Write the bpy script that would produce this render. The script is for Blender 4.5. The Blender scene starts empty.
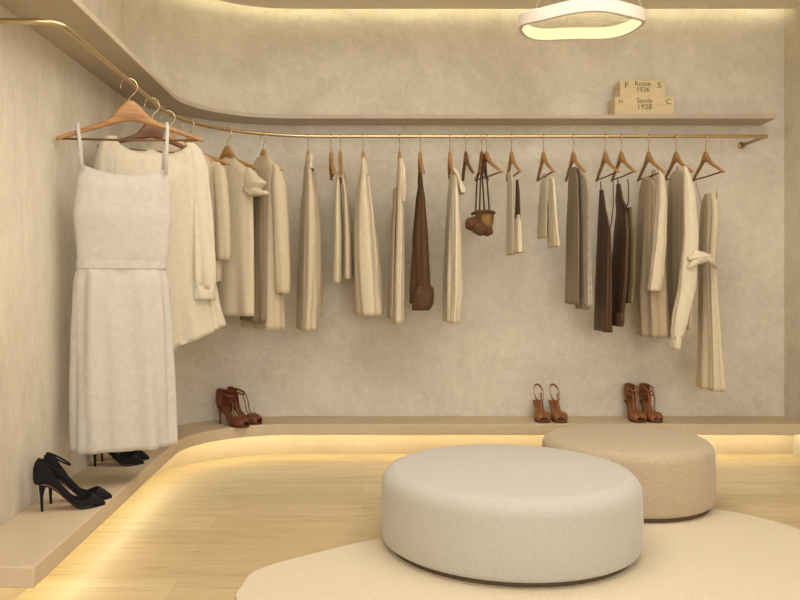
import bpy, bmesh, math, random
from mathutils import Vector, Matrix
PI = math.pi
S = bpy.context.scene
COL = S.collection

# ------------------------------------------------------------------ camera, world, light, exposure
EYE, FPX, VX, VY = 0.9375, 820.0, 363.0, 278.0
cam_d = bpy.data.cameras.new('camera'); cam = bpy.data.objects.new('camera', cam_d); COL.objects.link(cam)
cam.location = (0, 0, EYE); cam.rotation_euler = (PI/2, 0, 0)
cam_d.sensor_width = 36.0; cam_d.lens = FPX/800*36.0
cam_d.shift_x = (400-VX)/800; cam_d.shift_y = -(300-VY)/800
cam_d.clip_start = 0.02
S.camera = cam

world = bpy.data.worlds.new('world'); S.world = world; world.use_nodes = True
wb = world.node_tree.nodes['Background']
wb.inputs[0].default_value = (1.0, 0.985, 0.95, 1); wb.inputs[1].default_value = 1.3

def area(name, loc, rot, sx, sy, watts, color):
    l = bpy.data.lights.new(name, 'AREA'); l.shape = 'RECTANGLE'; l.size = sx; l.size_y = sy
    l.energy = watts; l.color = color
    o = bpy.data.objects.new(name, l); COL.objects.link(o); o.location = loc; o.rotation_euler = rot
    return o
# added soft fill lights, no visible source: one behind the camera, one overhead
area('front_fill_light', (0.9, -4.2, 1.75), (math.radians(84), 0, math.radians(4)), 4.0, 2.0, 116, (1.0, 0.985, 0.96))
area('overhead_fill_light', (0.6, 2.4, 2.33), (0, 0, 0), 2.4, 1.8, 37, (1.0, 0.96, 0.89))
S.view_settings.view_transform = 'Standard'; S.view_settings.look = 'None'
S.view_settings.gamma = 1.0; S.view_settings.use_curve_mapping = False
S.view_settings.exposure = 0.12
LED_COL = (1.0, 0.96, 0.64)
LED_BENCH, LED_COVE, LED_RING = 13.5, 12.5, 1.1

# ------------------------------------------------------------------ materials
def lin(r, g, b):
    f = lambda c: (c/255/12.92) if c/255 <= 0.04045 else ((c/255+0.055)/1.055)**2.4
    return (f(r), f(g), f(b), 1)
def mk(name):
    m = bpy.data.materials.new(name); m.use_nodes = True
    nt = m.node_tree; return m, nt, nt.nodes['Principled BSDF']
def mapped(nt, scale=(1, 1, 1)):
    tc = nt.nodes.new('ShaderNodeTexCoord'); mp = nt.nodes.new('ShaderNodeMapping')
    mp.inputs['Scale'].default_value = scale
    nt.links.new(tc.outputs['Object'], mp.inputs[0]); return mp.outputs[0]
def noise(nt, vec, scale, detail=4, rough=.55, dist=0.0):
    n = nt.nodes.new('ShaderNodeTexNoise'); n.inputs['Scale'].default_value = scale
    n.inputs['Detail'].default_value = detail; n.inputs['Roughness'].default_value = rough
    n.inputs['Distortion'].default_value = dist
    nt.links.new(vec, n.inputs['Vector']); return n.outputs[0]
def ramp(nt, fac, stops):
    r = nt.nodes.new('ShaderNodeValToRGB'); e = r.color_ramp.elements
    e[0].position, e[0].color = stops[0]; e[1].position, e[1].color = stops[-1]
    for p, c in stops[1:-1]:
        x = e.new(p); x.color = c
    nt.links.new(fac, r.inputs[0]); return r.outputs[0]
def bump(nt, h, strength, dist, bs, prev=None):
    b = nt.nodes.new('ShaderNodeBump'); b.inputs['Strength'].default_value = strength
    b.inputs['Distance'].default_value = dist
    nt.links.new(h, b.inputs['Height'])
    if prev is not None: nt.links.new(prev, b.inputs['Normal'])
    nt.links.new(b.outputs[0], bs.inputs['Normal']); return b.outputs[0]

def plaster(name, c0, c1, stretch=(1, 1, 1), rough=.85, bs_=.4):
    m, nt, b = mk(name)
    v = mapped(nt, stretch)
    n1 = noise(nt, v, 2.2, 6, .62, .6); n2 = noise(nt, v, 22, 5, .6, 1.2)
    mx = nt.nodes.new('ShaderNodeMath'); mx.operation = 'MULTIPLY_ADD'
    nt.links.new(n2, mx.inputs[0]); mx.inputs[1].default_value = .55
    nt.links.new(n1, mx.inputs[2])
    nt.links.new(ramp(nt, mx.outputs[0], [(.55, c0), (1.0, c1)]), b.inputs['Base Color'])
    b.inputs['Roughness'].default_value = rough
    bump(nt, n2, bs_, .006, b)
    return m
M = {}
M['plaster'] = plaster('wall_plaster', lin(200, 189, 169), lin(226, 217, 199))
M['plaster_left'] = plaster('brushed_wall_plaster', lin(200, 189, 169), lin(226, 217, 199), (1.8, 1.8, .6))
M['ceiling'] = plaster('ceiling_plaster', lin(234, 221, 198), lin(244, 233, 213), bs_=.1)
M['ledge'] = plaster('ledge_plaster', lin(198, 177, 146), lin(211, 191, 161), bs_=.08, rough=.7)
M['shelf'] = plaster('shelf_paint', lin(182, 165, 143), lin(195, 179, 157), bs_=.04, rough=.6)
M['box'] = plaster('box_card', lin(212, 190, 148), lin(224, 203, 162), bs_=.04, rough=.7)

def floor_mat():
    m, nt, b = mk('pale_oak_planks')
    v = mapped(nt)
    br = nt.nodes.new('ShaderNodeTexBrick'); nt.links.new(v, br.inputs['Vector'])
    br.offset = .37; br.offset_frequency = 2
    br.inputs['Scale'].default_value = 1.0; br.inputs['Brick Width'].default_value = 1.55; br.inputs['Row Height'].default_value = .17
    br.inputs['Mortar Size'].default_value = .0012; br.inputs['Mortar Smooth'].default_value = .3; br.inputs['Bias'].default_value = -.1
    br.inputs['Color1'].default_value = lin(203, 182, 143); br.inputs['Color2'].default_value = lin(219, 200, 162)
    br.inputs['Mortar'].default_value = lin(186, 164, 126)
    gv = mapped(nt, (1.1, 13, 1)); g = noise(nt, gv, 2.4, 7, .62, 1.6)
    gr = ramp(nt, g, [(.30, lin(172, 146, 106)), (.45, lin(226, 211, 178)), (.75, lin(246, 236, 210))])
    mx = nt.nodes.new('ShaderNodeMixRGB'); mx.blend_type = 'MULTIPLY'; mx.inputs[0].default_value = .75
    nt.links.new(br.outputs[0], mx.inputs[1]); nt.links.new(gr, mx.inputs[2])
    gm = nt.nodes.new('ShaderNodeGamma'); gm.inputs[1].default_value = .82
    nt.links.new(mx.outputs[0], gm.inputs[0])
    nt.links.new(gm.outputs[0], b.inputs['Base Color'])
    b.inputs['Roughness'].default_value = .42
    bump(nt, g, .08, .002, b)
    return m
M['floor'] = floor_mat()

def fabric(name, rgb, var=.05, weave=420, wstr=.25, sheen=.1, rough=.92, stretch=(1, 1, 1)):
    m, nt, b = mk(name)
    v = mapped(nt, stretch)
    n1 = noise(nt, v, 45, 5); n2 = noise(nt, v, weave, 2)
    c = lin(*rgb); d = tuple(x*(1-var*1.6) for x in c[:3])+(1,); u = tuple(min(1, x*(1+var)) for x in c[:3])+(1,)
    nt.links.new(ramp(nt, n1, [(.25, d), (.75, u)]), b.inputs['Base Color'])
    b.inputs['Roughness'].default_value = rough
    b.inputs['Sheen Weight'].default_value = sheen
    bump(nt, n2, wstr, .002, b)
    return m
M['white_knit'] = fabric('white_textured_cotton', (200, 192, 178), .06, 260, .5)
M['blouse'] = fabric('pale_cream_voile', (212, 200, 176))
M['beige_blouse'] = fabric('beige_voile', (198, 181, 152))
M['cream'] = fabric('cream_cotton', (210, 195, 166))
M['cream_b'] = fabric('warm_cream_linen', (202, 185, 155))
M['ivory'] = fabric('ivory_satin', (218, 204, 176), rough=.6)
M['sand'] = fabric('sand_linen', (178, 158, 128))
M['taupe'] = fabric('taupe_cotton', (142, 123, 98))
M['greylace'] = fabric('grey_beige_lace', (178, 164, 142), .2, 120, .8)
M['brown'] = fabric('dark_brown_wool', (88, 60, 34), .10, sheen=0)
M['brown_satin'] = fabric('brown_satin', (84, 57, 34), .12, rough=.55, sheen=0)
M['olive'] = fabric('olive_grey_satin', (120, 106, 70), .1, rough=.6, sheen=0)
M['tan'] = fabric('tan_suede', (140, 104, 58), .12, sheen=0)
M['brown_suede'] = fabric('brown_suede', (92, 58, 32), .15, sheen=0)
M['strap_and_shade'] = fabric('dark_strap_and_armhole_shade', (74, 52, 34), .1, sheen=0)  # dark brown of the bag straps, also the shade painted into the tank armhole

def ottoman_mat(name, a, b_, scale, st):
    m, nt, b = mk(name)
    v = mapped(nt)
    vo = nt.nodes.new('ShaderNodeTexVoronoi'); vo.inputs['Scale'].default_value = scale
    nt.links.new(v, vo.inputs['Vector'])
    n = noise(nt, v, scale*.7, 3)
    mx = nt.nodes.new('ShaderNodeMath'); mx.operation = 'ADD'
    nt.links.new(vo.outputs[0], mx.inputs[0]); nt.links.new(n, mx.inputs[1])
    nt.links.new(ramp(nt, mx.outputs[0], [(.4, a), (1.1, b_)]), b.inputs['Base Color'])
    b.inputs['Roughness'].default_value = .95; b.inputs['Sheen Weight'].default_value = .25
    bump(nt, mx.outputs[0], st, .004, b)
    return m
M['white_boucle'] = ottoman_mat('white_boucle', lin(174, 168, 155), lin(194, 189, 178), 230, .35)
M['beige_weave'] = ottoman_mat('beige_weave', lin(164, 145, 116), lin(191, 172, 144), 170, .5)
M['rug'] = ottoman_mat('cream_rug_pile', lin(208, 190, 158), lin(226, 210, 180), 190, .5)

def wood(name, a, b_, rough=.45):
    m, nt, b = mk(name)
    v = mapped(nt, (3, 30, 30)); g = noise(nt, v, 2.5, 5, .6, .8)
    nt.links.new(ramp(nt, g, [(.3, lin(*a)), (.7, lin(*b_))]), b.inputs['Base Color'])
    b.inputs['Roughness'].default_value = rough; return m
M['wood'] = wood('hanger_wood', (146, 101, 54), (186, 140, 86))
M['wood_dark'] = wood('dark_hanger_bar', (92, 58, 32), (126, 84, 48))
def plain(name, rgb, rough=.5, metal=0.0):
    m, nt, b = mk(name)
    n = noise(nt, mapped(nt), 60, 2); c = lin(*rgb)
    nt.links.new(ramp(nt, n, [(.3, tuple(x*.93 for x in c[:3])+(1,)), (.7, c)]), b.inputs['Base Color'])
    b.inputs['Roughness'].default_value = rough; b.inputs['Metallic'].default_value = metal; return m
M['brass'] = plain('brushed_brass', (205, 184, 142), .3, 1.0)
M['hook'] = plain('pale_gold_wire', (226, 204, 164), .25, 1.0)
M['black_suede'] = plain('black_suede', (12, 11, 13), .95)
M['tan_lining'] = plain('tan_leather_lining', (186, 136, 92), .5)
M['brown_leather'] = plain('brown_leather', (112, 58, 34), .4)
M['tan_leather'] = plain('tan_leather', (140, 86, 46), .42)
M['dark_sole'] = plain('dark_sole', (74, 42, 26), .5)
M['lamp_white'] = plain('white_lamp_enamel', (216, 204, 190), .5)
M['ink'] = plain('brown_print', (120, 96, 62), .7)
M['dark_base'] = plain('dark_ottoman_base', (92, 70, 46), .7)
M['cord'] = plain('lamp_wire', (200, 190, 175), .4)
def emit(name, col, st):
    m = bpy.data.materials.new(name); m.use_nodes = True; nt = m.node_tree
    nt.nodes.remove(nt.nodes['Principled BSDF'])
    e = nt.nodes.new('ShaderNodeEmission'); e.inputs[0].default_value = (*col, 1); e.inputs[1].default_value = st
    nt.links.new(e.outputs[0], nt.nodes['Material Output'].inputs[0]); return m
M['led_bench'] = emit('warm_led_ledge', LED_COL, LED_BENCH)
M['led_cove'] = emit('warm_led_cove', LED_COL, LED_COVE)
M['led_ring'] = emit('pendant_diffuser_light', (1.0, 0.94, 0.46), LED_RING)

# ------------------------------------------------------------------ mesh helpers
def link_bm(name, bm, mat, parent=None, smooth=True, loc=None):
    bmesh.ops.recalc_face_normals(bm, faces=bm.faces)
    me = bpy.data.meshes.new(name); bm.to_mesh(me); bm.free()
    if smooth:
        for p in me.polygons: p.use_smooth = True
    o = bpy.data.objects.new(name, me); COL.objects.link(o)
    if mat: me.materials.append(M[mat])
    if parent: o.parent = parent
    if loc: o.location = loc
    return o
def tag(o, label=None, cat=None, group=None, kind=None):
    if label: o['label'] = label
    if cat: o['category'] = cat
    if group: o['group'] = group
    if kind: o['kind'] = kind
    return o
def thing(name, loc, label, cat, group=None, yaw=0.0):
    o = bpy.data.objects.new(name, None); COL.objects.link(o); o.empty_display_size = .05
    o.location = loc; o.rotation_euler = (0, 0, yaw)
    return tag(o, label, cat, group)
def auto_sharp(o, ang=35):
    me = o.data
    bm = bmesh.new(); bm.from_mesh(me)
    for e in bm.edges:
        if len(e.link_faces) == 2 and e.calc_face_angle(0) > math.radians(ang): e.smooth = False
    bm.to_mesh(me); bm.free(); return o
def bevel(o, w, seg=2):
    md = o.modifiers.new('bevel', 'BEVEL'); md.width = w; md.segments = seg; md.limit_method = 'ANGLE'; md.angle_limit = math.radians(40)
    return o
def add_tube(bm, pts, r, n=10, cap=True, flat=None):
    """swept tube; r scalar or list; flat=(width_half, thick_half) with side reference for a ribbon"""
    pts = [Vector(p) for p in pts]; N = len(pts)
    rs = r if isinstance(r, (list, tuple)) else [r]*N
    rings = []; prev = None
    for i, p in enumerate(pts):
        t = (pts[min(i+1, N-1)]-pts[max(i-1, 0)]).normalized()
        if prev is None:
            ref = Vector((0, 0, 1)) if abs(t.z) < .9 else Vector((1, 0, 0))
            if flat: ref = Vector(flat[2])
            a = (ref - t*ref.dot(t)).normalized()
        else:
            ref = Vector(flat[2]) if flat else prev
            a = (ref - t*ref.dot(t))
            a = a.normalized() if a.length > 1e-6 else prev
        prev = a; b = t.cross(a)
        ring = []
        for k in range(n):
            an = 2*PI*k/n
            if flat: q = p + a*math.cos(an)*flat[0] + b*math.sin(an)*flat[1]
            else: q = p + (a*math.cos(an)+b*math.sin(an))*rs[i]
            ring.append(bm.verts.new(q))
        rings.append(ring)
    for i in range(N-1):
        for k in range(n):
            bm.faces.new((rings[i][k], rings[i][(k+1) % n], rings[i+1][(k+1) % n], rings[i+1][k]))
    if cap:
        bm.faces.new(rings[0][::-1]); bm.faces.new(rings[-1])
def tube(name, pts, r, mat, parent=None, n=10, flat=None):
    bm = bmesh.new(); add_tube(bm, pts, r, n, True, flat); return link_bm(name, bm, mat, parent)
def add_box(bm, x0, x1, y0, y1, z0, z1):
    v = [bm.verts.new((x, y, z)) for x in (x0, x1) for y in (y0, y1) for z in (z0, z1)]
    for f in ((0, 1, 3, 2), (4, 6, 7, 5), (0, 4, 5, 1), (2, 3, 7, 6), (0, 2, 6, 4), (1, 5, 7, 3)):
        bm.faces.new([v[i] for i in f])
def prism(name, outline, z0, z1, mat, parent=None):
    bm = bmesh.new()
    lo = [bm.verts.new((x, y, z0)) for x, y in outline]; hi = [bm.verts.new((x, y, z1)) for x, y in outline]
    n = len(outline)
    bm.faces.new(lo[::-1]); bm.faces.new(hi)
    for i in range(n): bm.faces.new((lo[i], lo[(i+1) % n], hi[(i+1) % n], hi[i]))
    o = link_bm(name, bm, mat, parent); return auto_sharp(o, 30)
def interp(tab, x):
    if x <= tab[0][0]: return tab[0][1:]
    for a, b in zip(tab, tab[1:]):
        if x <= b[0]:
            f = (x-a[0])/(b[0]-a[0]); f = f*f*(3-2*f)*.5+f*.5
            return tuple(p+(q-p)*f for p, q in zip(a[1:], b[1:]))
    return tab[-1][1:]
def sp(v, p): return math.copysign(abs(v)**p, v)

# plan curves that turn the back left corner: (xl, ystart) -> arc -> (xr, yb)
def corner_path(xl, y0, yb, xr, r, n=28):
    cx, cy = xl+r, yb-r
    p = [(xl, y0)] + [(xl, y0+(cy-y0)*k/6) for k in range(1, 6)]
    for k in range(n+1):
        a = PI - PI/2*k/n; p.append((cx+r*math.cos(a), cy+r*math.sin(a)))
    p += [(cx+(xr-cx)*k/8, yb) for k in range(1, 9)]
    return p
def ring_strip(inner, outer): return inner + outer[::-1]

XL, YB, XR = -1.10, 4.457, 2.29
WALL_R = .73
# ------------------------------------------------------------------ setting
def wall_mesh(name, path, z0, z1, mat, thick=.06):
    """a wall of real thickness following a plan polyline, its room face on the path"""
    bm = bmesh.new(); n = len(path); rows = []
    for i, (x, y) in enumerate(path):
        a = Vector(path[max(i-1, 0)]); b = Vector(path[min(i+1, n-1)]); t = (b-a).normalized()
        nx, ny = -t.y, t.x
        rows.append([bm.verts.new(c) for c in ((x, y, z0), (x, y, z1), (x+nx*thick, y+ny*thick, z1), (x+nx*thick, y+ny*thick, z0))])
    for i in range(n-1):
        for k in range(4): bm.faces.new((rows[i][k], rows[i][(k+1) % 4], rows[i+1][(k+1) % 4], rows[i+1][k]))
    bm.faces.new(rows[0]); bm.faces.new(rows[-1][::-1])
    o = link_bm(name, bm, mat); return tag(auto_sharp(o, 35), kind='structure')
full = corner_path(XL, -1.0, YB, XR, WALL_R)
ZC = 2.37
wall_mesh('wall_left', full[:7], 0, 2.58, 'plaster_left')
wall_mesh('wall_back', full[6:], 0, 2.58, 'plaster')
wall_mesh('wall_right', [(XR, YB+.06), (XR, 2.5), (XR, -1.0)], 0, 2.58, 'plaster')
bm = bmesh.new(); add_box(bm, XL-.06, XR+.06, -1.6, YB+.06, -.05, 0); tag(link_bm('floor', bm, 'floor', smooth=False), kind='structure')
ce = corner_path(-.965, -1.0, 4.365, XR, .595)
c = prism('ceiling', ce + [(XR, -1.0)], ZC, ZC+.04, 'ceiling'); tag(c, kind='structure')
bm = bmesh.new(); add_box(bm, XL-.06, XR+.06, -1.0, YB+.06, 2.58, 2.62); tag(link_bm('ceiling_upper', bm, 'ceiling', smooth=False), kind='structure')
def offset_strip(xl, yb, xr, r, w, y0): return ring_strip(corner_path(xl, y0, yb, xr, r), corner_path(xl+w, y0, yb-w, xr, r-w))
cl = prism('trim_cove_led', offset_strip(-.985+.03, 4.385-.03, XR-.02, .60, .014, -1.0), ZC+.041, ZC+.055, 'led_cove'); tag(cl, kind='structure')

# display ledge: floating, running along the left wall, round the corner and along the back wall
LT, LB = .1875, .131
LEX, LEY = -.855, 4.212
ledge = thing('display_ledge', (-.9, 2.2, 0), 'long low beige floating ledge lit from beneath along both walls', 'ledge')
def child_of(o, parent):
    o.parent = parent; o.matrix_parent_inverse = Matrix.Translation(-Vector(parent.location)); return o
top = prism('ledge_top', ring_strip(corner_path(XL, 2.13, YB, XR, WALL_R), corner_path(LEX, 2.13, LEY, XR, .485)), LB, LT, 'ledge')
child_of(bevel(top, .004), ledge)
kick = prism('toe_kick', ring_strip(corner_path(XL, 2.22, YB, XR, WALL_R), corner_path(LEX-.16, 2.25, LEY+.16, XR, .645)), 0, LB, 'ledge'); child_of(kick, ledge)
ls = prism('led_strip', offset_strip(LEX-.105, LEY+.105, XR-.01, .590, .014, 2.19), LB-.005, LB-.0005, 'led_bench'); ls['label'] = 'warm glowing light strip under the ledge'
child_of(ls, ledge)

# wall shelf above the rail
SZ, SX, SY, SEND = EYE+.83, -.87, 4.27, 2.150
shelf = prism('wall_shelf', ring_strip(corner_path(XL, .6, YB, SEND+.013, WALL_R), corner_path(SX, .6, SY, SEND, .50)), SZ, SZ+.022, 'shelf')
bevel(shelf, .003); tag(shelf, 'long curved beige wall shelf above the hanging rail', 'shelf')

# brass rail
RX, RY, RZ, RR = -.857, 4.165, EYE+.72, .66
RAIL = []
rp = corner_path(RX, 2.36, RY, 2.03, RR, 40)
def bend(p0, p1, p2, r, n=6):
    p0, p1, p2 = Vector(p0), Vector(p1), Vector(p2); a = (p0-p1).normalized(); b = (p2-p1).normalized()
    s, e = p1+a*r, p1+b*r
    return [tuple(s*(1-k/n)**2 + p1*2*(k/n)*(1-k/n) + e*(k/n)**2) for k in range(n+1)]
rail = thing('clothes_rail', (0, RY, RZ), 'long brass clothes rail curving around the corner below the shelf', 'rail')
pts = [(XL, 2.30)] + bend((XL, 2.30), (RX, 2.30), (RX, 3.0), .07) + rp[1:-1] + bend((1.5, RY), (2.055, RY), (2.055, YB), .016) + [(2.055, YB)]
r3 = [(x, y, RZ) for x, y in pts]
child_of(tube('rail_tube', r3, .0088, 'brass', n=14), rail)
for (x, y, d) in ((XL, 2.30, (1, 0)), (2.055, YB, (0, -1))):
    child_of(tube('wall_flange', [(x+d[0]*.001, y+d[1]*.001, RZ), (x+d[0]*.009, y+d[1]*.009, RZ)], .018, 'brass', n=20), rail)
# dense samples of the rail for hanging things on it
dense = []
for a, b in zip(rp, rp[1:]):
    for k in range(24):
        f = k/24; dense.append((a[0]+(b[0]-a[0])*f, a[1]+(b[1]-a[1])*f, b[0]-a[0], b[1]-a[1]))
def on_rail(px):
    """point of the rail met by picture column px, with the direction across the rail"""
    best = min(dense, key=lambda q: abs(VX+FPX*q[0]/q[1]-px)); x, y, tx, ty = best
    return x, y, math.atan2(-tx, ty)

# ------------------------------------------------------------------ hangers
HANG_GROUP = None
def make_hanger(px, label, half=.185, yaw=None, dyaw=0.0, roll=0.0, mat='wood', apex=-.075, tip=-.203, bar=True, hook_r=.030, thk=1.0):
    x, y, a = on_rail(px)
    yw = a+dyaw if yaw is None else yaw
    t = thing('clothes_hanger', (x, y, RZ), label, 'hanger', None, yw)
    t.rotation_euler = (0, 0, yw)
    cr, sr = math.cos(roll), math.sin(roll)
    R = lambda u, v, z: (u*cr + (z-0)*sr, v, -u*sr + z*cr)
    # body: a tapering wooden arm to each side with a domed middle
    bm = bmesh.new(); rows = []
    N = 44
    for i in range(N+1):
        s = -1+2*i/N; u = s*half; q = abs(s)
        qq = math.sqrt(q*q+.006)-math.sqrt(.006)*(1-q)
        zbot = (apex-.077*thk) + (tip-.006-(apex-.077*thk))*qq
        th_z = (.014+.014*(1-q))*thk + .049*thk*math.exp(-(q/.21)**2.4)
        mid = zbot+th_z/2; hh = th_z/2; th = .0095-.002*q
        bow = .010*(q**2)
        rows.append([bm.verts.new(R(u, bow + th*sp(math.sin(2*PI*k/12), .8), mid+hh*sp(math.cos(2*PI*k/12), .8))) for k in range(12)])
    for i in range(N):
        for k in range(12): bm.faces.new((rows[i][k], rows[i][(k+1) % 12], rows[i+1][(k+1) % 12], rows[i+1][k]))
    bm.faces.new(rows[0][::-1]); bm.faces.new(rows[-1])
    link_bm('body', bm, mat, t)
    if bar:
        tube('trouser_bar', [R(-half*.93, .008, tip+.001), R(0, .006, tip-.002), R(half*.93, .008, tip+.001)], .0042, 'wood_dark', t, n=8)
    r = hook_r; cz = .0088+.0019-r+.001
    pts = [(r*math.cos(math.radians(d)), 0, cz+r*math.sin(math.radians(d))) for d in range(200, -61, -13)]
    e = pts[-1]
    pts += [(e[0]*.45, 0, e[2]-.010), (0, 0, e[2]-.020), (0, 0, apex-.012)]
    tube('hook', pts, .0019, 'hook', t, n=8)
    return t
def frame_of(px, dyaw=0.0, yaw=None):
    x, y, a = on_rail(px); return x, y, (a+dyaw if yaw is None else yaw)

# ------------------------------------------------------------------ garments
def cloth(name, rows, mat, parent, seed=0, k=5, amp=.12, drop=0.0, cap=True, neck=None, hem=.03, nu=72, ns=46, grow=1.2, hemfn=None, pw=.8, base=.25):
    """closed hanging cloth. rows: (z, u centre, half width along u, v centre, half thickness)"""
    rnd = random.Random(seed); ph = [rnd.uniform(0, 2*PI) for _ in range(5)]
    rows = sorted(((-r[0],)+tuple(r[1:]) for r in rows))
    z0, z1 = rows[0][0], rows[-1][0]; bm = bmesh.new(); rings = []
    def ring(s, shrink=1.0, up=0.0):
        z = z0+(z1-z0)*s; uc, w, vc, t = interp(rows, z)
        g = amp*(base+(1-base)*s**grow) if s > .03 else amp*base*(s/.03)
        out = []
        for i in range(nu):
            a = 2*PI*i/nu
            f = 1+g*(math.sin(k*a+ph[0]+1.3*s)+.6*math.sin((2*k+1)*a+ph[1]-2*s)+.45*math.sin((k+2)*a+ph[2]+3*s*s))
            uu = w*sp(math.cos(a), pw)*(1+.35*(f-1)); vv = t*sp(math.sin(a), pw)*(1+1.6*(f-1))
            uu *= shrink; vv *= shrink
            q = min(1, abs(uu)/max(w, 1e-5))
            fade = max(0, 1-s*(z1-z0)/.22)**2
            zz = -(z) - drop*q**1.05*fade + up
            if neck:
                nw, nf, nb = neck; fr = nf if math.sin(a) < 0 else nb
                d = max(0, 1-(abs(uu)/nw)**2); zz -= fr*d*max(0, 1-s*(z1-z0)/.30)
            if hemfn: zz += hemfn(uu, vv, math.sin(a))*s**4
            out.append(bm.verts.new((uc+uu, vc+vv, zz)))
        return out
    for j in range(ns+1): rings.append(ring((j/ns)**1.15))
    rings.append(ring(1.0, .955)); rings.append(ring(1.0, .93, hem))
    for A, B in zip(rings, rings[1:]):
        for i in range(nu): bm.faces.new((A[i], A[(i+1) % nu], B[(i+1) % nu], B[i]))
    if cap:
        A = rings[0]; h = nu//2
        for i in range(1, h-1): 
            bm.faces.new((A[i], A[i+1], A[nu-i-1], A[nu-i]))
        bm.faces.new((A[0], A[1], A[nu-1])); bm.faces.new((A[h-1], A[h], A[h+1]))
    o = link_bm(name, bm, mat, parent)
    return o
def ribbon(name, pts, w, th, side, mat, parent): return tube(name, pts, 0, mat, parent, n=10, flat=(w, th, side))
PPM = FPX/RY          # picture scale at the back rail
def zb(y): return -(y-136.3)/PPM
def side_rows(px, sil, uc=0.0):
    """silhouette (y, xleft, xright, half width) of a garment seen edge on, uc nearer than the rail -> rows"""
    out = []; d = RY-uc; xr = on_rail(px)[0]
    for (y, a, b, w) in sil:
        spread = abs((a+b)/2-VX)*w/d*.8
        out.append((EYE-(y-VY)*d/FPX-RZ, uc, w, ((a+b)/2-VX)*d/FPX-xr, max(.009, ((b-a)/2-spread*.75)*d/FPX)))
    return out
def garment(name, px, label, cat, group=None, dyaw=0.0, yaw=None):
    x, y, a = frame_of(px, dyaw, yaw)
    return thing(name, (x, y, RZ), label, cat, group, a)

# ---- left rail, facing the room: 1 white dress
P1 = 129; x1, y1, a1 = on_rail(P1); s1 = FPX/y1; YAW1 = math.radians(24)
make_hanger(P1, 'large wooden hanger with long arms nearest the camera holding the white strappy dress', half=.262, yaw=YAW1, roll=math.radians(-3.2), apex=-.068, tip=-.212)
ry1 = VY-.72*s1
def zl(y, s=s1, r=ry1): return -(y-r)/s
g1 = garment('sleeveless_dress', P1, 'long white textured midi dress with thin straps and gathered waist', 'dress', yaw=YAW1)
def lrow(y, a, b, t, px=P1, s=s1, r=ry1, c=math.cos(YAW1), v=0.0): return (zl(y, s, r), ((a+b)/2-px)/s/c, (b-a)/2/s/c, v, t)
cloth('bodice', [lrow(167, 86, 164, .026), lrow(185, 83, 165.5, .042), lrow(215, 80, 166.5, .052), lrow(250, 83, 165, .045), lrow(266, 84, 163, .040)], 'white_knit', g1, 3, 3, .03, cap=False, neck=(.15, .034, .028), hem=.0)
cloth('waistband', [lrow(260, 83.4, 163.4, .0442), lrow(264, 83.3, 163.2, .0446), lrow(269, 83.2, 163.4, .0448)], 'white_knit', g1, 5, 21, .016, cap=False, hem=0, base=1, ns=10)
cloth('skirt', [lrow(268, 84, 162, .042), lrow(285, 82, 165, .055), lrow(330, 80.5, 167.5, .066), lrow(390, 79.5, 169, .074), lrow(447, 79, 170, .078)], 'white_knit', g1, 8, 6, .085, cap=False, hem=.02, base=.7, grow=.7, nu=120)
for sgn, pu, pt in ((-1, -.165, -.178), (1, .128, .137)):
    za = -.150 - (abs(pt)-.14)*.9 + (.010 if sgn < 0 else -.004)
    zn = zl(171)
    ribbon('shoulder_strap', [(pu, -.032, zn-.01), (pu+(pt-pu)*.5, -.024, (zn+za)/2), (pt, -.013, za-.012), (pt, 0.002, za+.012), (pt, .022, za-.012), (pu+(pt-pu)*.5, .028, (zn+za)/2), (pu, .030, zn-.004)], .0065, .0018, (1, 0, 0), 'white_knit', g1)

# ---- shirts and blouses of the left rail and the corner
def shirt(name, px, label, cat, mat, halfw, yw, sil, sleeve=None, drop=.115, collar=True, seed=1, far_sleeve=True, amp=.09, k=4, hemfn=None, short=False, cuffmat=None, placket=True, shy=0.0, sleeve_t=.032, neck=(.055, .035, .0), sleeve_amp=.11):
    """sil: (local z, half width, half thickness[, v offset]) from the shoulder line down; sleeve: (length, top u, bottom u, bottom v)"""
    x, y, a = on_rail(px); a = a if yw is None else yw
    t = thing(name, (x, y, RZ), label, cat, None, a)
    rows = [(z, (rest[2] if len(rest) > 2 else 0), w, (rest[1] if len(rest) > 1 else 0), rest[0]) for z, w, *rest in sil]
    cloth('body', rows, mat, t, seed, k, amp, drop=drop, cap=True, neck=neck, hemfn=hemfn)
    if sleeve:
        for sg in ((1, -1) if far_sleeve else (1,)):
            L, tu, bu, bv, r0, r1 = sleeve
            zt = sil[0][0]-drop*.86+shy
            rws = [(zt+.006, sg*(tu-.035), .020, 0, .014), (zt-.025, sg*(tu-.018), .034, bv*.1, .022), (zt-.10, sg*(tu-.004), r0, bv*.35, sleeve_t), (zt-L*.55, sg*(tu+(bu-tu)*.6), (r0+r1)/2, bv*.7, sleeve_t), (zt-L*.9, sg*bu, r1, bv, sleeve_t*.95), (zt-L, sg*bu, r1*.93, bv, sleeve_t*.85)]
            so = cloth('sleeve', rws, mat, t, seed+7+sg, 3, .05 if short else sleeve_amp, cap=True, hem=.02, nu=40, ns=34)
            if not short:
                cloth('cuff', [(zt-L+.022, sg*bu, r1*.98, bv, sleeve_t*.92), (zt-L-.012, sg*bu, r1*1.02, bv, sleeve_t*.95), (zt-L-.045, sg*bu, r1*.95, bv, sleeve_t*.88)], cuffmat or mat, so, seed+3, 3, .08, cap=False, hem=.015, nu=36, ns=8, base=1)
    if collar:
        zc = sil[0][0]
        rws = [(zc+.012, 0, .046, 0, .022), (zc-.012, 0, .058, -.002, .026), (zc-.035, 0, .066, -.004, .028)]
        cloth('collar', rws, mat, t, seed+11, 2, .05, cap=False, hem=.01, nu=40, ns=8, base=1, neck=(.03, .03, 0), drop=.02)
    return t
HY = math.radians
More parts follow.
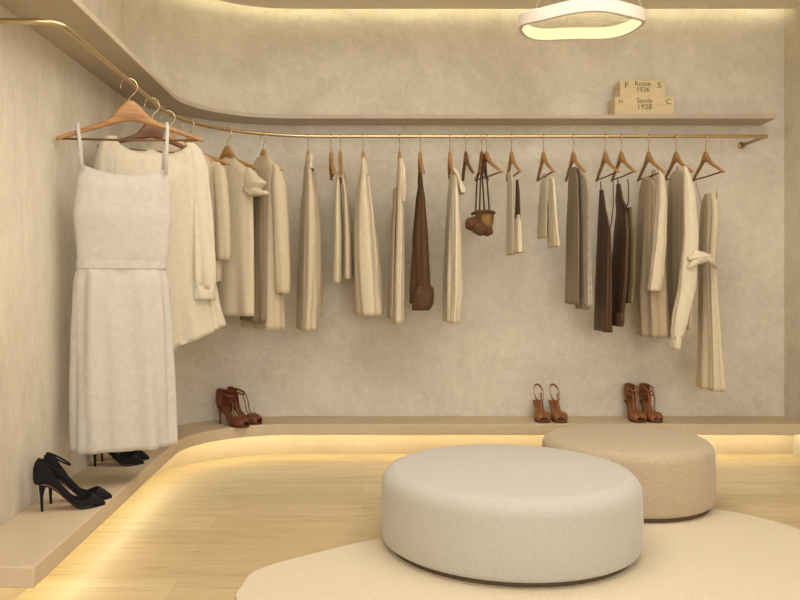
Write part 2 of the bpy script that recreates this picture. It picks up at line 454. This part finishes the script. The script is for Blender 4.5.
# blouse behind the dress
H2 = 152
make_hanger(H2, 'dark wooden hanger second along the left rail, its bar tip showing between the dress straps', half=.215, dyaw=HY(32), mat='wood_dark')
b2 = shirt('long_sleeve_blouse', H2, 'pale sheer long sleeve blouse with a gathered cuff hanging right behind the white dress', 'blouse', 'blouse', .2, on_rail(H2)[2]+HY(32),
      [(-.085, .205, .012), (-.16, .215, .03), (-.30, .205, .05), (-.60, .22, .055, 0, .015), (-.85, .245, .06, 0, .03), (-1.02, .26, .06, 0, .04)], sleeve=(.60, .195, .205, -.05, .040, .050), seed=21, shy=.02, collar=False, k=8, amp=.15, sleeve_amp=.17, neck=(.15, .13, .10),
      hemfn=lambda u, v, sn: .36*u)
# third and fourth
H3 = 168
make_hanger(H3, 'wooden hanger third along the left rail, almost hidden by pale blouses', half=.19, dyaw=HY(24))
shirt('tunic', H3, 'beige long tunic mostly hidden behind the sheer blouse sleeve', 'tunic', 'beige_blouse', .2, on_rail(H3)[2]+HY(24),
      [(-.085, .18, .012), (-.17, .185, .03), (-.32, .18, .045), (-.70, .18, .05), (-.92, .18, .05)], sleeve=None, seed=31, collar=False)
H4 = 188
make_hanger(H4, 'wooden hanger fourth along the left rail, its arm tip bare above a cream top', half=.20, dyaw=HY(8))
shirt('jacket', H4, 'cream open jacket with rounded hem between the gathered cuff and the short sleeve tee', 'jacket', 'cream_b', .18, on_rail(H4)[2]+HY(8),
      [(-.10, .17, .012), (-.18, .175, .03), (-.34, .17, .045), (-.60, .175, .05), (-.78, .17, .045)], sleeve=(.44, .17, .185, -.02, .034, .034), seed=41, sleeve_t=.028, short=True,
      hemfn=lambda u, v, sn: .05*min(1, (abs(u)/.17)**3))
H5 = 227
make_hanger(H5, 'wooden hanger at the bend of the rail holding the short sleeve tee, dome showing', half=.19, dyaw=HY(10))
shirt('t_shirt', H5, 'cream short sleeve tee with a loose flared sleeve at the bend of the rail', 't-shirt', 'cream', .18, on_rail(H5)[2]+HY(10),
      [(-.105, .165, .012), (-.18, .175, .028), (-.32, .165, .042), (-.60, .17, .048), (-.90, .175, .05)], sleeve=(.13, .175, .215, -.01, .05, .062), seed=51, short=True, collar=False, sleeve_t=.034)
H6 = 263
make_hanger(H6, 'wooden hanger just past the bend, hidden inside the beige coat', half=.18, dyaw=HY(4), bar=False)
t6 = shirt('coat', H6, 'long beige coat with a darker taupe side, hanging just past the bend of the rail', 'coat', 'cream_b', .18, on_rail(H6)[2]+HY(4),
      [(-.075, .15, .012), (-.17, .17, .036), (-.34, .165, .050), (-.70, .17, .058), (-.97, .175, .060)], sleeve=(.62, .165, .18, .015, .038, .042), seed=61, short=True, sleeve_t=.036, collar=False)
cloth('taupe_panel', [(-.30, .03, .12, -.06, .022), (-.6, .03, .13, -.066, .026), (-.93, .03, .13, -.07, .028)], 'taupe', t6, 62, 4, .12, cap=True)  # darker taupe panel along one side of the coat

# ---- back rail, seen edge on
def ip(px, X, Y, u):
    """local place (u, v, z) on a garment hung at column px, for a point u nearer than the rail"""
    d = RY-u; return (u, (X-VX)*d/FPX-on_rail(px)[0], EYE-(Y-VY)*d/FPX-RZ)
def edge_garment(name, px, label, cat, mat, sil, seed, amp=.10, k=4, cap=True, drop=.04, part='body', grow=1.0, hem=.03, u=0.0):
    t = garment(name, px, label, cat)
    cloth(part, side_rows(px, sil, u), mat, t, seed, k, amp, drop=drop, cap=cap, hem=hem, grow=grow)
    return t
def hang(px, label, **k):
    k.setdefault('hook_r', .020); k.setdefault('thk', .72); return make_hanger(px, label, **k)
hang(308, 'wooden hanger inside the narrow cream coat left of the trousers', half=.09, bar=False)
g = edge_garment('long_coat', 308, 'narrow cream coat with draped collar hanging edge on, left of the pale trousers', 'coat', 'cream_b',
    [(158, 305.5, 311.5, .10), (168, 303.5, 312.5, .13), (185, 302.5, 314.5, .15), (206, 300.5, 318, .16), (240, 299.5, 319.5, .165), (290, 298, 319, .17), (329, 297, 317, .17)], 71)
cloth('collar', side_rows(308, [(154, 306.5, 310.5, .04), (160, 304.5, 312.5, .06), (170, 304, 313, .07)], .06), 'cream', g, 72, 3, .12, cap=False, base=1)
cloth('sleeve', side_rows(308, [(172, 310, 315, .03), (220, 314.5, 320.5, .04), (285, 315, 322, .04), (316, 314.5, 321, .035)], .02), 'sand', g, 73, 3, .1, nu=40)
hang(331, 'bare wooden hanger beside the pale trousers, left one of the close pair', half=.13, dyaw=HY(6))
hang(340, 'wooden hanger holding the pale trousers, right one of the close pair', half=.13, bar=False)
g = garment('trousers', 340, 'pale cream trousers hung edge on, two narrow legs side by side', 'trousers')
cloth('trouser_leg', side_rows(340, [(176, 336, 341, .10), (200, 334.5, 342, .11), (240, 334, 342.8, .115), (283, 333.5, 342, .115)]), 'cream', g, 81, 3, .07)
cloth('trouser_leg', side_rows(340, [(174, 340.5, 345, .10), (200, 343, 349, .11), (240, 343.8, 351.5, .115), (279, 344, 352, .115)]), 'cream_b', g, 82, 3, .07)
cloth('waistband', side_rows(340, [(173, 338, 344, .10), (180, 336.5, 346, .11)]), 'sand', g, 83, 3, .05, cap=False, base=1, ns=8)
hang(363, 'wooden hanger under the flared cream coat, only its top showing', half=.09, bar=False)
g = edge_garment('flared_coat', 363, 'cream coat flaring to a wide hem, right of the pale trousers', 'coat', 'cream',
    [(160, 361.5, 366, .10), (172, 360, 368, .13), (188, 357.5, 369.5, .15), (215, 355.5, 373.5, .16), (250, 354.5, 377, .165), (285, 355, 380, .17), (314, 356.5, 382, .17)], 91)
cloth('collar', side_rows(363, [(159, 361.5, 366, .05), (166, 360.5, 368, .06), (176, 361, 369, .07)], .05), 'cream', g, 92, 3, .1, cap=False, base=1)
cloth('sleeve', side_rows(363, [(176, 366, 370, .03), (220, 368.5, 374.5, .04), (265, 371, 378.5, .04), (288, 373, 380, .035)], .06), 'cream', g, 93, 3, .1, nu=40)
hang(399, 'wooden hanger above the narrow cream dress left of the dark brown coat', half=.14, bar=False)
g = edge_garment('dress', 399, 'narrow cream dress with draped yoke and tan back panel, left of the brown garment', 'dress', 'cream',
    [(158, 398, 401.5, .09), (170, 396.5, 403.5, .13), (200, 395, 404.5, .145), (240, 394, 404.5, .15), (290, 392.5, 404, .155), (322, 392, 403.5, .155)], 101)
cloth('back_panel', side_rows(399, [(190, 393, 397, .10), (250, 389.5, 396, .12), (318, 387.5, 395.5, .13)], -.02), 'sand', g, 102, 4, .12)
cloth('lace_yoke', side_rows(399, [(160, 398.5, 402.5, .07), (172, 398, 406, .10), (190, 398, 405.5, .10), (203, 399, 404.5, .09)], .06), 'ivory', g, 103, 6, .16, cap=False, base=1)
hang(420, 'wooden hanger above the dark brown coat', half=.14, bar=False)
g = edge_garment('wool_coat', 420, 'dark brown coat with a rolled open hem, hanging edge on', 'coat', 'brown',
    [(172, 418.5, 421.5, .09), (182, 417.5, 423, .12), (200, 415, 425.5, .14), (240, 411.5, 429, .15), (285, 410.5, 431, .155), (303, 410.5, 430, .155)], 111, amp=.14)
cloth('rolled_hem', side_rows(420, [(286, 414, 431.5, .06), (294, 412.5, 432, .09), (303, 412.5, 431, .09), (310, 413, 428.5, .08)], .09), 'brown', g, 112, 3, .16, cap=False, base=1, hem=.05, ns=12)
hang(449, 'wooden hanger above the ivory blouse with ruffled shoulder', half=.10, bar=False)
g = edge_garment('ruffled_blouse', 449, 'long ivory satin blouse with ruffled shoulder, left of the bare hanger', 'blouse', 'ivory',
    [(166, 451, 455, .09), (178, 448.5, 458, .13), (200, 446.5, 460, .15), (240, 445, 462, .16), (290, 444, 462, .165), (322, 443.5, 458, .165)], 121, k=6, amp=.14)
cloth('ruffle', side_rows(449, [(167, 452.5, 456, .03), (176, 455, 460, .05), (186, 457, 463.5, .06), (193, 459, 465, .06)], .10), 'ivory', g, 122, 5, .16, cap=True, base=1, nu=60, drop=.02)
hang(466, 'bare dark wooden hanger hanging edge on between ivory blouse and brown bag', half=.155, dyaw=HY(2), mat='wood_dark', bar=False)
hang(482.5, 'left wooden hanger of the two crossing ones carrying the brown bag', half=.155, dyaw=HY(-16), mat='wood_dark')
hang(487, 'right wooden hanger of the two crossing ones carrying the brown bag', half=.18, dyaw=HY(13))
def bag():
    px = 482; x, y, a = on_rail(px)
    t = thing('handbag', (x, y, RZ), 'small brown suede bag with gathered dark pouches hanging from long dark straps', 'bag', None, a)
    cloth('bag_body', side_rows(px, [(211, 475, 494, .06), (218, 475, 494, .07), (228, 477, 492.5, .07), (235, 479, 490, .055)], .02), 'tan', t, 131, 3, .05, cap=True, hem=.0, base=1, ns=16)
    for (X, Y, u, r) in ((473, 224, .10, .040), (480, 229, .13, .036), (487.5, 231, .11, .028)):
        bm = bmesh.new(); bmesh.ops.create_uvsphere(bm, u_segments=36, v_segments=20, radius=r)
        for v in bm.verts:
            an = math.atan2(v.co.z, v.co.y); v.co *= 1+.06*math.sin(5*an+X)+.03*math.sin(9*an+v.co.x*70); v.co.x *= .7; v.co.z *= .92
        link_bm('gathered_pouch', bm, 'brown_suede', t, loc=ip(px, X, Y, u))
    bm = bmesh.new(); add_tube(bm, [ip(px, 472, 214, .07), ip(px, 477, 211.5, .10), ip(px, 488, 211, .10), ip(px, 494.5, 213, .07)], .008, 10); link_bm('rim', bm, 'brown_suede', t)
    for (xa, xb, xt, u) in ((477, 475.5, 481, .06), (480.5, 479.5, 482.5, .10), (482.5, 484.5, 483, .04), (487, 489.5, 485.5, .08)):
        tube('strap', [ip(px, xb, 213, u), ip(px, (xa+xb)/2, 196, u), ip(px, xa, 180, u), ip(px, (xa+xt)/2, 170, u*.6), ip(px, xt, 160, 0)], .0042, 'strap_and_shade', t, n=8)
bag()

def straps(t, px, mat, lst, w=.006, th=.002):
    for pts in lst: ribbon('shoulder_strap', [ip(px, *p) for p in pts], w, th, (1, 0, .01), mat, t)
hang(511, 'wooden hanger holding the longer cream tank top, right of the brown bag')
g = edge_garment('tank_top', 511, 'longer cream tank top with dark armhole, right of the brown bag', 'top', 'cream',
    [(216, 510.5, 522, .11), (228, 509, 522, .13), (253, 508, 523, .14)], 141, cap=False, drop=0)
cloth('front_panel', side_rows(511, [(172, 508.5, 511.5, .05), (185, 507.5, 513, .07), (215, 507, 513.5, .09), (255, 507, 514, .10)], -.03), 'ivory', g, 142, 3, .06)
cloth('armhole_shade', side_rows(511, [(180, 516.5, 519, .02), (200, 515.5, 519.8, .03), (222, 514.5, 520.5, .04)], .06), 'strap_and_shade', g, 143, 3, .05)  # dark sheet painting in the shade inside the armhole
straps(g, 511, 'cream', [[(520.5, 219, .12), (520.8, 200, .13), (519.8, 188, .14), (518.5, 177, .14)]], .010)
hang(543, 'wooden hanger holding the short cropped cream top')
g = edge_garment('cropped_top', 543, 'short cropped cream top with split flared sides, second top right of the brown bag', 'top', 'ivory',
    [(178, 550.5, 553.5, .03), (190, 550, 554.5, .05), (210, 548.5, 555.5, .08), (228, 547.5, 557, .10), (247, 548, 559, .11)], 151, cap=True, drop=0, u=.10)
cloth('side_panel', side_rows(543, [(174, 543.5, 546.5, .04), (186, 541, 546.5, .07), (205, 539.5, 546, .09), (238, 538, 545.5, .10)], -.03), 'cream', g, 152, 3, .08)
straps(g, 543, 'ivory', [[(547, 214, .03), (548.5, 198, .05), (549.5, 186, .07), (550.5, 177, .09)]], .006)
hang(574, 'wooden hanger above the grey beige lace dress', bar=False)
g = edge_garment('lace_dress', 574, 'grey beige lace dress with a darker half, left of the brown slip dresses', 'dress', 'greylace',
    [(166, 577.5, 581, .05), (176, 577, 585, .09), (192, 576.5, 587.5, .12), (240, 576, 589, .13), (306, 575.5, 590.5, .14)], 161, u=.03, amp=.14, k=5)
cloth('back_panel', side_rows(574, [(168, 571, 575, .05), (182, 569.5, 576.5, .09), (230, 568, 577, .12), (304, 566.5, 577.5, .13)], -.03), 'taupe', g, 162, 4, .14)
cloth('hem_trim', side_rows(574, [(303, 576, 589.5, .12), (309, 576, 588, .11)], .03), 'taupe', g, 163, 4, .10, cap=False, base=1, ns=8)
hang(604, 'wooden hanger holding the longer brown slip dress, left of the crossing pair')
g = edge_garment('slip_dress', 604, 'dark brown satin slip dress with long thin straps, the left and longer of two', 'dress', 'brown_satin',
    [(190, 600.5, 602.5, .02), (206, 600, 604, .05), (224, 598.8, 607, .09), (234, 598, 609.5, .11), (262, 596.5, 610.5, .12), (300, 595, 611, .125), (331, 594.5, 611, .125)], 171, drop=0, amp=.12, k=5)
straps(g, 604, 'brown_satin', [[(601.5, 196, 0), (601, 188, -.05), (600.6, 182, -.08)], [(608.5, 234, .09), (611.5, 222, .12), (613.3, 205, .15), (613.2, 179, .165)]], .006)
hang(620, 'wooden hanger holding the brown and olive slip dress, right of the crossing pair')
g = edge_garment('slip_dress', 620, 'brown slip dress with olive skirt side and a rolled round hem, the right of two', 'dress', 'brown_satin',
    [(184, 617.5, 619.5, .02), (198, 617, 621, .05), (210, 616.5, 627, .08), (235, 614, 629, .11), (275, 611.5, 627, .12), (322, 611, 623, .09)], 181, drop=0, amp=.12, k=5)
straps(g, 620, 'brown_satin', [[(618.4, 190, 0), (618, 184, -.05), (617.8, 180, -.08)], [(625.5, 211, .08), (628.3, 202, .13), (628.6, 190, .16), (627.8, 179, .165)]], .006)
cloth('olive_panel', side_rows(620, [(208, 626, 629.5, .06), (245, 623.5, 634, .09), (275, 622.5, 634, .10), (303, 623, 630.5, .09)], .05), 'olive', g, 182, 3, .10)
cloth('rolled_hem', side_rows(620, [(312, 612, 624, .07), (320, 611.5, 624.5, .08), (326, 612.5, 623.5, .07)], .08), 'brown', g, 183, 3, .05, cap=False, base=1, hem=.04, ns=10)

def side_shirt(name, px, label, cat, mat, sil, sleeve, seed, smat=None, cuff=None, u=.16, far=True, amp=.13, k=7):
    g = edge_garment(name, px, label, cat, mat, sil, seed, amp=amp, k=k, drop=.03)
    so = cloth('sleeve', side_rows(px, sleeve, u), smat or mat, g, seed+1, 3, .12, nu=44, cap=True, drop=.015)
    if cuff: cloth('cuff', side_rows(px, cuff, u), smat or mat, so, seed+2, 3, .08, nu=40, ns=8, base=1, cap=False)
    if far: cloth('sleeve', side_rows(px, [(a, b-6, c-8, w*.8) for a, b, c, w in sleeve], -.12), mat, g, seed+4, 3, .10, nu=40)
    return g
hang(649, 'wooden hanger holding the pleated taupe blouse with a pale sleeve')
side_shirt('pleated_blouse', 649, 'taupe pleated blouse with a lighter sleeve in front, right of the brown slip dresses', 'blouse', 'sand',
    [(177, 641, 655, .09), (190, 639, 660, .12), (240, 636.5, 664, .13), (290, 634.5, 667, .135), (336, 637, 669, .13)],
    [(170, 658, 663, .015), (180, 656.5, 666, .03), (200, 655, 668, .038), (240, 652, 667, .038), (270, 649, 664.5, .036), (291, 647, 661, .033)], 191, 'cream')
hang(677, 'wooden hanger holding the cream shirt with a long cuffed sleeve')
side_shirt('long_sleeve_shirt', 677, 'cream shirt with a long cuffed sleeve, left of the knotted strappy dress', 'shirt', 'cream_b',
    [(170, 671, 682, .09), (190, 669, 686, .12), (240, 668, 690, .13), (290, 668, 692, .135), (328, 669, 691, .13)],
    [(166, 683, 687, .015), (176, 682, 692, .03), (195, 681.5, 696.5, .038), (235, 682, 699, .04), (285, 678, 696, .04), (320, 672, 688, .036), (338, 671, 683, .03)], 201, 'ivory',
    cuff=[(334, 671, 683, .030), (342, 670.5, 682, .031), (349, 671, 681, .029)])
hang(705, 'wooden hanger holding the knotted cream strappy dress, rightmost on the rail')
g = edge_garment('knotted_dress', 705, 'long cream strappy dress with a knotted waist, rightmost on the rail', 'dress', 'cream',
    [(194, 703.5, 716, .05), (204, 701, 717.5, .08), (220, 700, 717.5, .09), (250, 698.5, 715.5, .09), (262, 698.5, 714, .085), (285, 699, 717, .09), (340, 699, 721, .10), (389, 698, 724.5, .11)], 211, cap=False, drop=0, u=.05, amp=.14, k=6)
straps(g, 705, 'ivory', [[(716.5, 200, .11), (717.2, 190, .14), (717.5, 180, .16)], [(702, 204, .0), (698.5, 192, -.06), (696, 182, -.10)]], .005)
def knot():
    px = 705
    bm = bmesh.new()
    bmesh.ops.create_uvsphere(bm, u_segments=28, v_segments=18, radius=.046)
    for v in bm.verts:
        an = math.atan2(v.co.z, v.co.y); v.co *= 1+.14*math.sin(4*an+.5)+.08*math.sin(7*an+v.co.x*60)
        v.co.z *= .66; v.co.y *= 1.15; v.co.x *= .6
    link_bm('knot', bm, 'ivory', g, loc=ip(px, 699, 257, .205))
    tube('tie_end', [ip(px, 699, 256, .21), ip(px, 706, 256.5, .21), ip(px, 712, 261, .21), ip(px, 716, 268, .15)], [.021, .018, .015, .006], 'ivory', g, n=12)
    tube('tie_end', [ip(px, 697, 260, .21), ip(px, 692, 265, .21), ip(px, 688, 268, .21)], [.02, .015, .006], 'ivory', g, n=12)
    tube('edge_binding', [ip(px, 715.8, 196, .10), ip(px, 717.3, 214, .13), ip(px, 716.3, 248, .12)], .004, 'ivory', g, n=8)
knot()

# ------------------------------------------------------------------ shoes
def sstep(a, b, x):
    x = max(0, min(1, (x-a)/(b-a))); return x*x*(3-2*x)
WT = [(0, .016), (.04, .022), (.12, .0255), (.3, .023), (.48, .030), (.62, .036), (.74, .033), (.85, .023), (.94, .012), (1.0, .002)]
WT_R = [(0, .018), (.07, .027), (.3, .024), (.62, .038), (.8, .038), (.93, .031), (1.0, .014)]
def footbed(t, H): return H*(1-sstep(.06, .66, t))+.005
def sole_slab(parent, name, mat, L, H, W, t0=0, t1=1, th=.005, dz=0, wf=1.0, n=26):
    bm = bmesh.new(); rows = []
    for i in range(n+1):
        t = t0+(t1-t0)*i/n; w = interp(W, t)[0]*wf; z = footbed(t, H)+dz
        rows.append([bm.verts.new((t*L, sy*w, z+sz)) for sy, sz in ((-1, 0), (0, .0006), (1, 0), (1, -th), (0, -th), (-1, -th))])
    for a, b in zip(rows, rows[1:]):
        for k in range(6): bm.faces.new((a[k], a[(k+1) % 6], b[(k+1) % 6], b[k]))
    bm.faces.new(rows[0]); bm.faces.new(rows[-1][::-1])
    return auto_sharp(link_bm(name, bm, mat, parent))
def shell(parent, name, mat, L, H, W, hts, ths, t0, t1, n=36, m=20, thick=.0016, wf=1.04):
    """foot-shaped shell: hts = full section height, ths = how far the section wraps up each side (in units of pi)"""
    bm = bmesh.new(); rows = []
    for i in range(n+1):
        t = t0+(t1-t0)*i/n; w = interp(W, max(0, t))[0]*wf; h = interp(hts, t)[0]; th = interp(ths, t)[0]*PI; z = footbed(max(0, t), H)
        if t0 < 0: w *= min(1, max(.08, ((t-t0)/.05)**.5))
        back = max(0, 1-max(0, t)/.12)
        rows.append([bm.verts.new((t*L - back*.007*math.sin(PI*min(1, (1-math.cos(q))*.62)), w*sp(math.sin(q), .55), z+h/2-h/2*sp(math.cos(q), .6))) for q in [th*(-1+2*k/m) for k in range(m+1)]])
    for a, b in zip(rows, rows[1:]):
        for k in range(m): bm.faces.new((a[k], a[k+1], b[k+1], b[k]))
    o = link_bm(name, bm, mat, parent)
    md = o.modifiers.new('solid', 'SOLIDIFY'); md.thickness = thick; md.offset = 0
    return o
def stiletto(parent, mat, L, H, r0=.0125, r1=.0042):
    x0 = .06*L
    pts = [(x0, 0, H+.004), (x0-.003, 0, H*.82), (x0-.004, 0, H*.55), (x0-.003, 0, H*.25), (x0-.002, 0, 0)]
    tube('heel', pts, [r0, r0*.66, r0*.42, r1*1.1, r1], mat, parent, n=14)
def loop(parent, name, cx, cz, rx, ry, tilt, mat, w=.0045):
    p = []
    for k in range(29):
        a = 2*PI*k/28; p.append((cx+rx*math.cos(a), ry*math.sin(a), cz-tilt*rx*math.cos(a)))
    return ribbon(name, p, w, .0013, (0, 0, 1), mat, parent)
def pump(x, y, yaw, label, group, L=.205, H=.083):
    t = thing('stiletto_pump', (x, y, LT), label, 'shoe', group, yaw)
    sole_slab(t, 'sole', 'black_suede', L, H, WT, wf=.9, th=.0045)
    sole_slab(t, 'insole', 'tan_lining', L, H, WT, .03, .80, .0075, .002, .74)
    shell(t, 'upper', 'black_suede', L, H, WT, [(-.04, .082), (.0, .084), (.10, .080), (.22, .058), (.38, .042), (.55, .036), (.70, .036), (.80, .035), (.88, .025), (.95, .014), (1, .004)],
          [(-.04, .76), (.0, .76), (.08, .72), (.18, .60), (.32, .52), (.50, .50), (.62, .52), (.72, .66), (.80, 1.0), (1, 1.0)], -.05, 1.0, n=60, m=26)
    stiletto(t, 'black_suede', L, H)
    loop(t, 'ankle_strap', .036, H+.064, .036, .026, .62, 'black_suede', .0032)
    tube('strap_tab', [(-.002, 0, H+.055), (-.001, 0, H+.088)], .004, 'black_suede', t, n=8)
    return t
G1, G2 = 'black pumps nearest the camera', 'black pumps behind the white dress hem'
pump(-1.040, 2.630, HY(24), 'black suede stiletto pump at the front of the ledge, nearer one of its pair', None)
pump(-1.046, 2.720, HY(22), 'black suede stiletto pump at the front of the ledge, farther one of its pair', None)
pump(-1.075, 3.262, HY(14), 'black stiletto pump under the white dress hem, nearer one of its pair', None, .196)
pump(-1.076, 3.352, HY(12), 'black stiletto pump under the white dress hem, farther one of its pair', None, .196)

def sandal(x, y, yaw, label, leather='tan_leather', L=.19, H=.088, counter=True, tstraps=1, high=False):
    t = thing('heeled_sandal', (x, y, LT), label, 'shoe', None, yaw)
    sole_slab(t, 'sole', 'dark_sole', L, H, WT_R, wf=1.0, th=.005)
    sole_slab(t, 'insole', leather, L, H, WT_R, .03, .95, .001, .002, .9)
    shell(t, 'toe_strap', leather, L, H, WT_R, [(.62, .045), (.75, .046), (.9, .036), (.98, .022)], [(.62, 1.0), (1, 1.0)], .66, .97, n=14)
    if counter:
        shell(t, 'heel_counter', leather, L, H, WT_R, [(-.04, .092), (0, .095), (.15, .09), (.28, .06)], [(-.04, .8), (0, .8), (.15, .66), (.28, .3)], -.05, .28, n=16)
    stiletto(t, leather if counter else 'dark_sole', L, H, .015, .005)
    cz = H+(.074 if not high else .080)
    if counter: loop(t, 'ankle_strap', .050, cz, .047, .027, .30, leather, .005)
    else: loop(t, 'ankle_strap', .042, H+.048, .040, .024, 1.05, leather, .0055)
    if high: loop(t, 'ankle_strap', .050, cz-.022, .047, .0265, .30, leather, .004)
    xs = .093
    for k in range(tstraps):
        off = 0 if tstraps == 1 else (-.014+.028*k)
        ribbon('instep_strap', [(L*.68, off*.8, footbed(.68, H)+.044), (L*.60, off*.9, footbed(.6, H)+.055), (.108, off, cz-.052), (xs, off, cz-.018)], .0045, .0014, (0, 1, 0), leather, t)
    return t
sandal(-.742, 4.225, HY(-34), 'brown leather heeled sandal at the ledge corner, left and nearer one of its pair', 'brown_leather', tstraps=2, L=.195)
sandal(-.700, 4.292, HY(-26), 'brown leather heeled sandal at the ledge corner, right and farther one of its pair', 'brown_leather', tstraps=2, L=.195)
sandal(.938, 4.418, HY(-90), 'tan open slingback sandal, left one of the pair below the lace dress', 'tan_leather', L=.18, counter=False)
sandal(1.022, 4.418, HY(-88), 'tan open slingback sandal, right one of the pair below the lace dress', 'tan_leather', L=.18, counter=False)
sandal(1.428, 4.418, HY(-86), 'tan buckled sandal with double ankle strap, left one of the pair below the pleated blouse', 'tan_leather', L=.18, tstraps=2, high=True)
sandal(1.508, 4.418, HY(-84), 'tan buckled sandal with double ankle strap, right one of the pair below the pleated blouse', 'tan_leather', L=.18, tstraps=2, high=True)

# ------------------------------------------------------------------ ottomans and rug
def catmull(p, n=10):
    out = []; N = len(p)
    for i in range(N):
        a, b, c, d = (Vector(p[(i+k) % N]) for k in (-1, 0, 1, 2))
        for k in range(n):
            t = k/n; out.append(tuple(.5*((2*b)+(-a+c)*t+(2*a-5*b+4*c-d)*t*t+(-a+3*b-3*c+d)*t**3)))
    return out
rug = prism('area_rug', catmull([(-.34, 2.3), (-.365, 2.5), (-.33, 2.63), (-.16, 2.78), (.06, 2.93), (.6, 3.17), (1.1, 3.35), (1.43, 3.30), (1.62, 3.03), (1.68, 2.5), (1.5, 1.8), (.8, 1.4), (0, 1.6)]), .0, .007, 'rug')
bevel(rug, .003); tag(rug, 'cream rounded rug on the oak floor under the ottomans', 'rug')
def lathe(bm, prof, n=96):
    rings = []
    for r, z in prof: rings.append([bm.verts.new((r*math.cos(2*PI*k/n), r*math.sin(2*PI*k/n), z)) for k in range(n)])
    for a, b in zip(rings, rings[1:]):
        for k in range(n): bm.faces.new((a[k], a[(k+1) % n], b[(k+1) % n], b[k]))
    bm.faces.new(rings[0][::-1]); bm.faces.new(rings[-1])
def ottoman(x, y, R, h, rr, mat, label, z0=.007):
    t = thing('ottoman', (x, y, z0), label, 'ottoman')
    bm = bmesh.new(); lathe(bm, [(R*.94, 0), (R*.94, .022)]); auto_sharp(link_bm('base', bm, 'dark_base', t))
    prof = [(R*.90, .018), (R-.014, .018), (R-.004, .024), (R, .036), (R+.003, h*.45), (R, h-rr)]
    for k in range(1, 9):
        a = PI/2*k/8; prof.append((R-rr+rr*math.cos(a), h-rr+rr*math.sin(a)))
    prof += [((R-rr)*f, h+.006*(1-f*f)) for f in (.85, .6, .3, .02)]
    bm = bmesh.new(); lathe(bm, prof); link_bm('cushion', bm, mat, t)
    bm = bmesh.new()
    pts = [((R-rr*.30)*math.cos(2*PI*k/72), (R-rr*.30)*math.sin(2*PI*k/72), h-rr*.30+.001) for k in range(73)]
    return t
ottoman(.512, 2.885, .447, .266, .060, 'white_boucle', 'large round white boucle ottoman in front on the cream rug')
ottoman(1.102, 3.436, .344, .266, .045, 'beige_weave', 'smaller round beige woven ottoman behind the white one')

# ------------------------------------------------------------------ pendant ring lamp
def pendant():
    cx, cy, cz, R = .877, 3.30, 1.968, .242
    t = thing('pendant_lamp', (cx, cy, cz), 'round white pendant lamp ring glowing yellow inside, hanging from the ceiling', 'lamp')
    n = 96
    def zoff(a): return .017*math.sin(a) + .006*math.cos(4*a+.4)
    def strip(name, prof, mat):
        bm = bmesh.new(); rings = []
        for k in range(n):
            a = 2*PI*k/n; rings.append([bm.verts.new((r*math.cos(a), r*math.sin(a), z+zoff(a))) for r, z in prof])
        m = len(prof)
        for k in range(n):
            A, B = rings[k], rings[(k+1) % n]
            for j in range(m): bm.faces.new((A[j], A[(j+1) % m], B[(j+1) % m], B[j]))
        return auto_sharp(link_bm(name, bm, mat, t), 40)
    h = .026
    strip('ring_housing', [(R, -h), (R+.004, -h+.003), (R+.004, h-.003), (R, h), (R-.012, h), (R-.006, h-.004), (R-.0045, -h+.004), (R-.010, -h+.003), (R-.010, -h+.001)], 'lamp_white')
    d = strip('diffuser', [(R-.0055, -h+.005), (R-.0068, h-.005), (R-.016, h-.004), (R-.0175, -h+.005)], 'led_ring'); d['label'] = 'glowing yellow inner band'
    for k in range(3):
        a = PI/2+2*PI*k/3; tube('suspension_wire', [(R*math.cos(a), R*math.sin(a), h+zoff(a)-.004), (R*.25*math.cos(a), R*.25*math.sin(a), ZC-cz-.02)], .0012, 'cord', t, n=6)
    bm = bmesh.new(); lathe(bm, [(.075, ZC-cz-.022), (.08, ZC-cz-.018), (.08, ZC-cz-.0005)], 40); auto_sharp(link_bm('ceiling_rose', bm, 'lamp_white', t))
pendant()

# ------------------------------------------------------------------ boxes on the shelf
def box(xa, xb, yf, dep, z, h, label, texts):
    x0 = (xa-VX)*yf/FPX; x1 = (xb-VX)*yf/FPX
    t = thing('storage_box', ((x0+x1)/2, yf, z), label, 'box', 'printed boxes on the shelf')
    w = (x1-x0)/2
    bm = bmesh.new(); add_box(bm, -w+.002, w-.002, .002, dep-.002, 0, h*.62); bevel(link_bm('box_base', bm, 'box', t, smooth=False), .0015)
    bm = bmesh.new(); add_box(bm, -w, w, 0, dep, h*.60, h); bevel(link_bm('box_lid', bm, 'box', t, smooth=False), .002)
    for (s, fx, fz, size) in texts:
        cu = bpy.data.curves.new('lettering', 'FONT'); cu.body = s; cu.size = size; cu.extrude = .0006; cu.align_x = 'CENTER'; cu.align_y = 'CENTER'
        tmp = bpy.data.objects.new('lettering_outline', cu); COL.objects.link(tmp)
        me = bpy.data.meshes.new_from_object(tmp.evaluated_get(bpy.context.evaluated_depsgraph_get()))
        bpy.data.objects.remove(tmp); bpy.data.curves.remove(cu)
        o = bpy.data.objects.new('lettering', me); COL.objects.link(o); o.parent = t
        me.materials.clear(); me.materials.append(M['ink']); o.rotation_euler = (PI/2, 0, 0)
        o.location = (-w+2*w*fx, -.0010 if fz > .6 else -.0003+.0012, h*fz)
ZS = SZ+.022
box(614.7, 674.5, 4.315, .10, ZS, .102, 'wider cream printed box at the bottom of the stack on the shelf', [('H', .10, .74, .032), ('Sandy', .50, .79, .036), ('1928', .50, .47, .040), ('C', .90, .74, .040)])
box(620.0, 665.5, 4.325, .09, ZS+.1022, .088, 'narrower cream printed box on top of the stack on the shelf', [('F', .14, .70, .044), ('Rosse', .50, .80, .036), ('1926', .50, .44, .036), ('S', .86, .70, .042)])
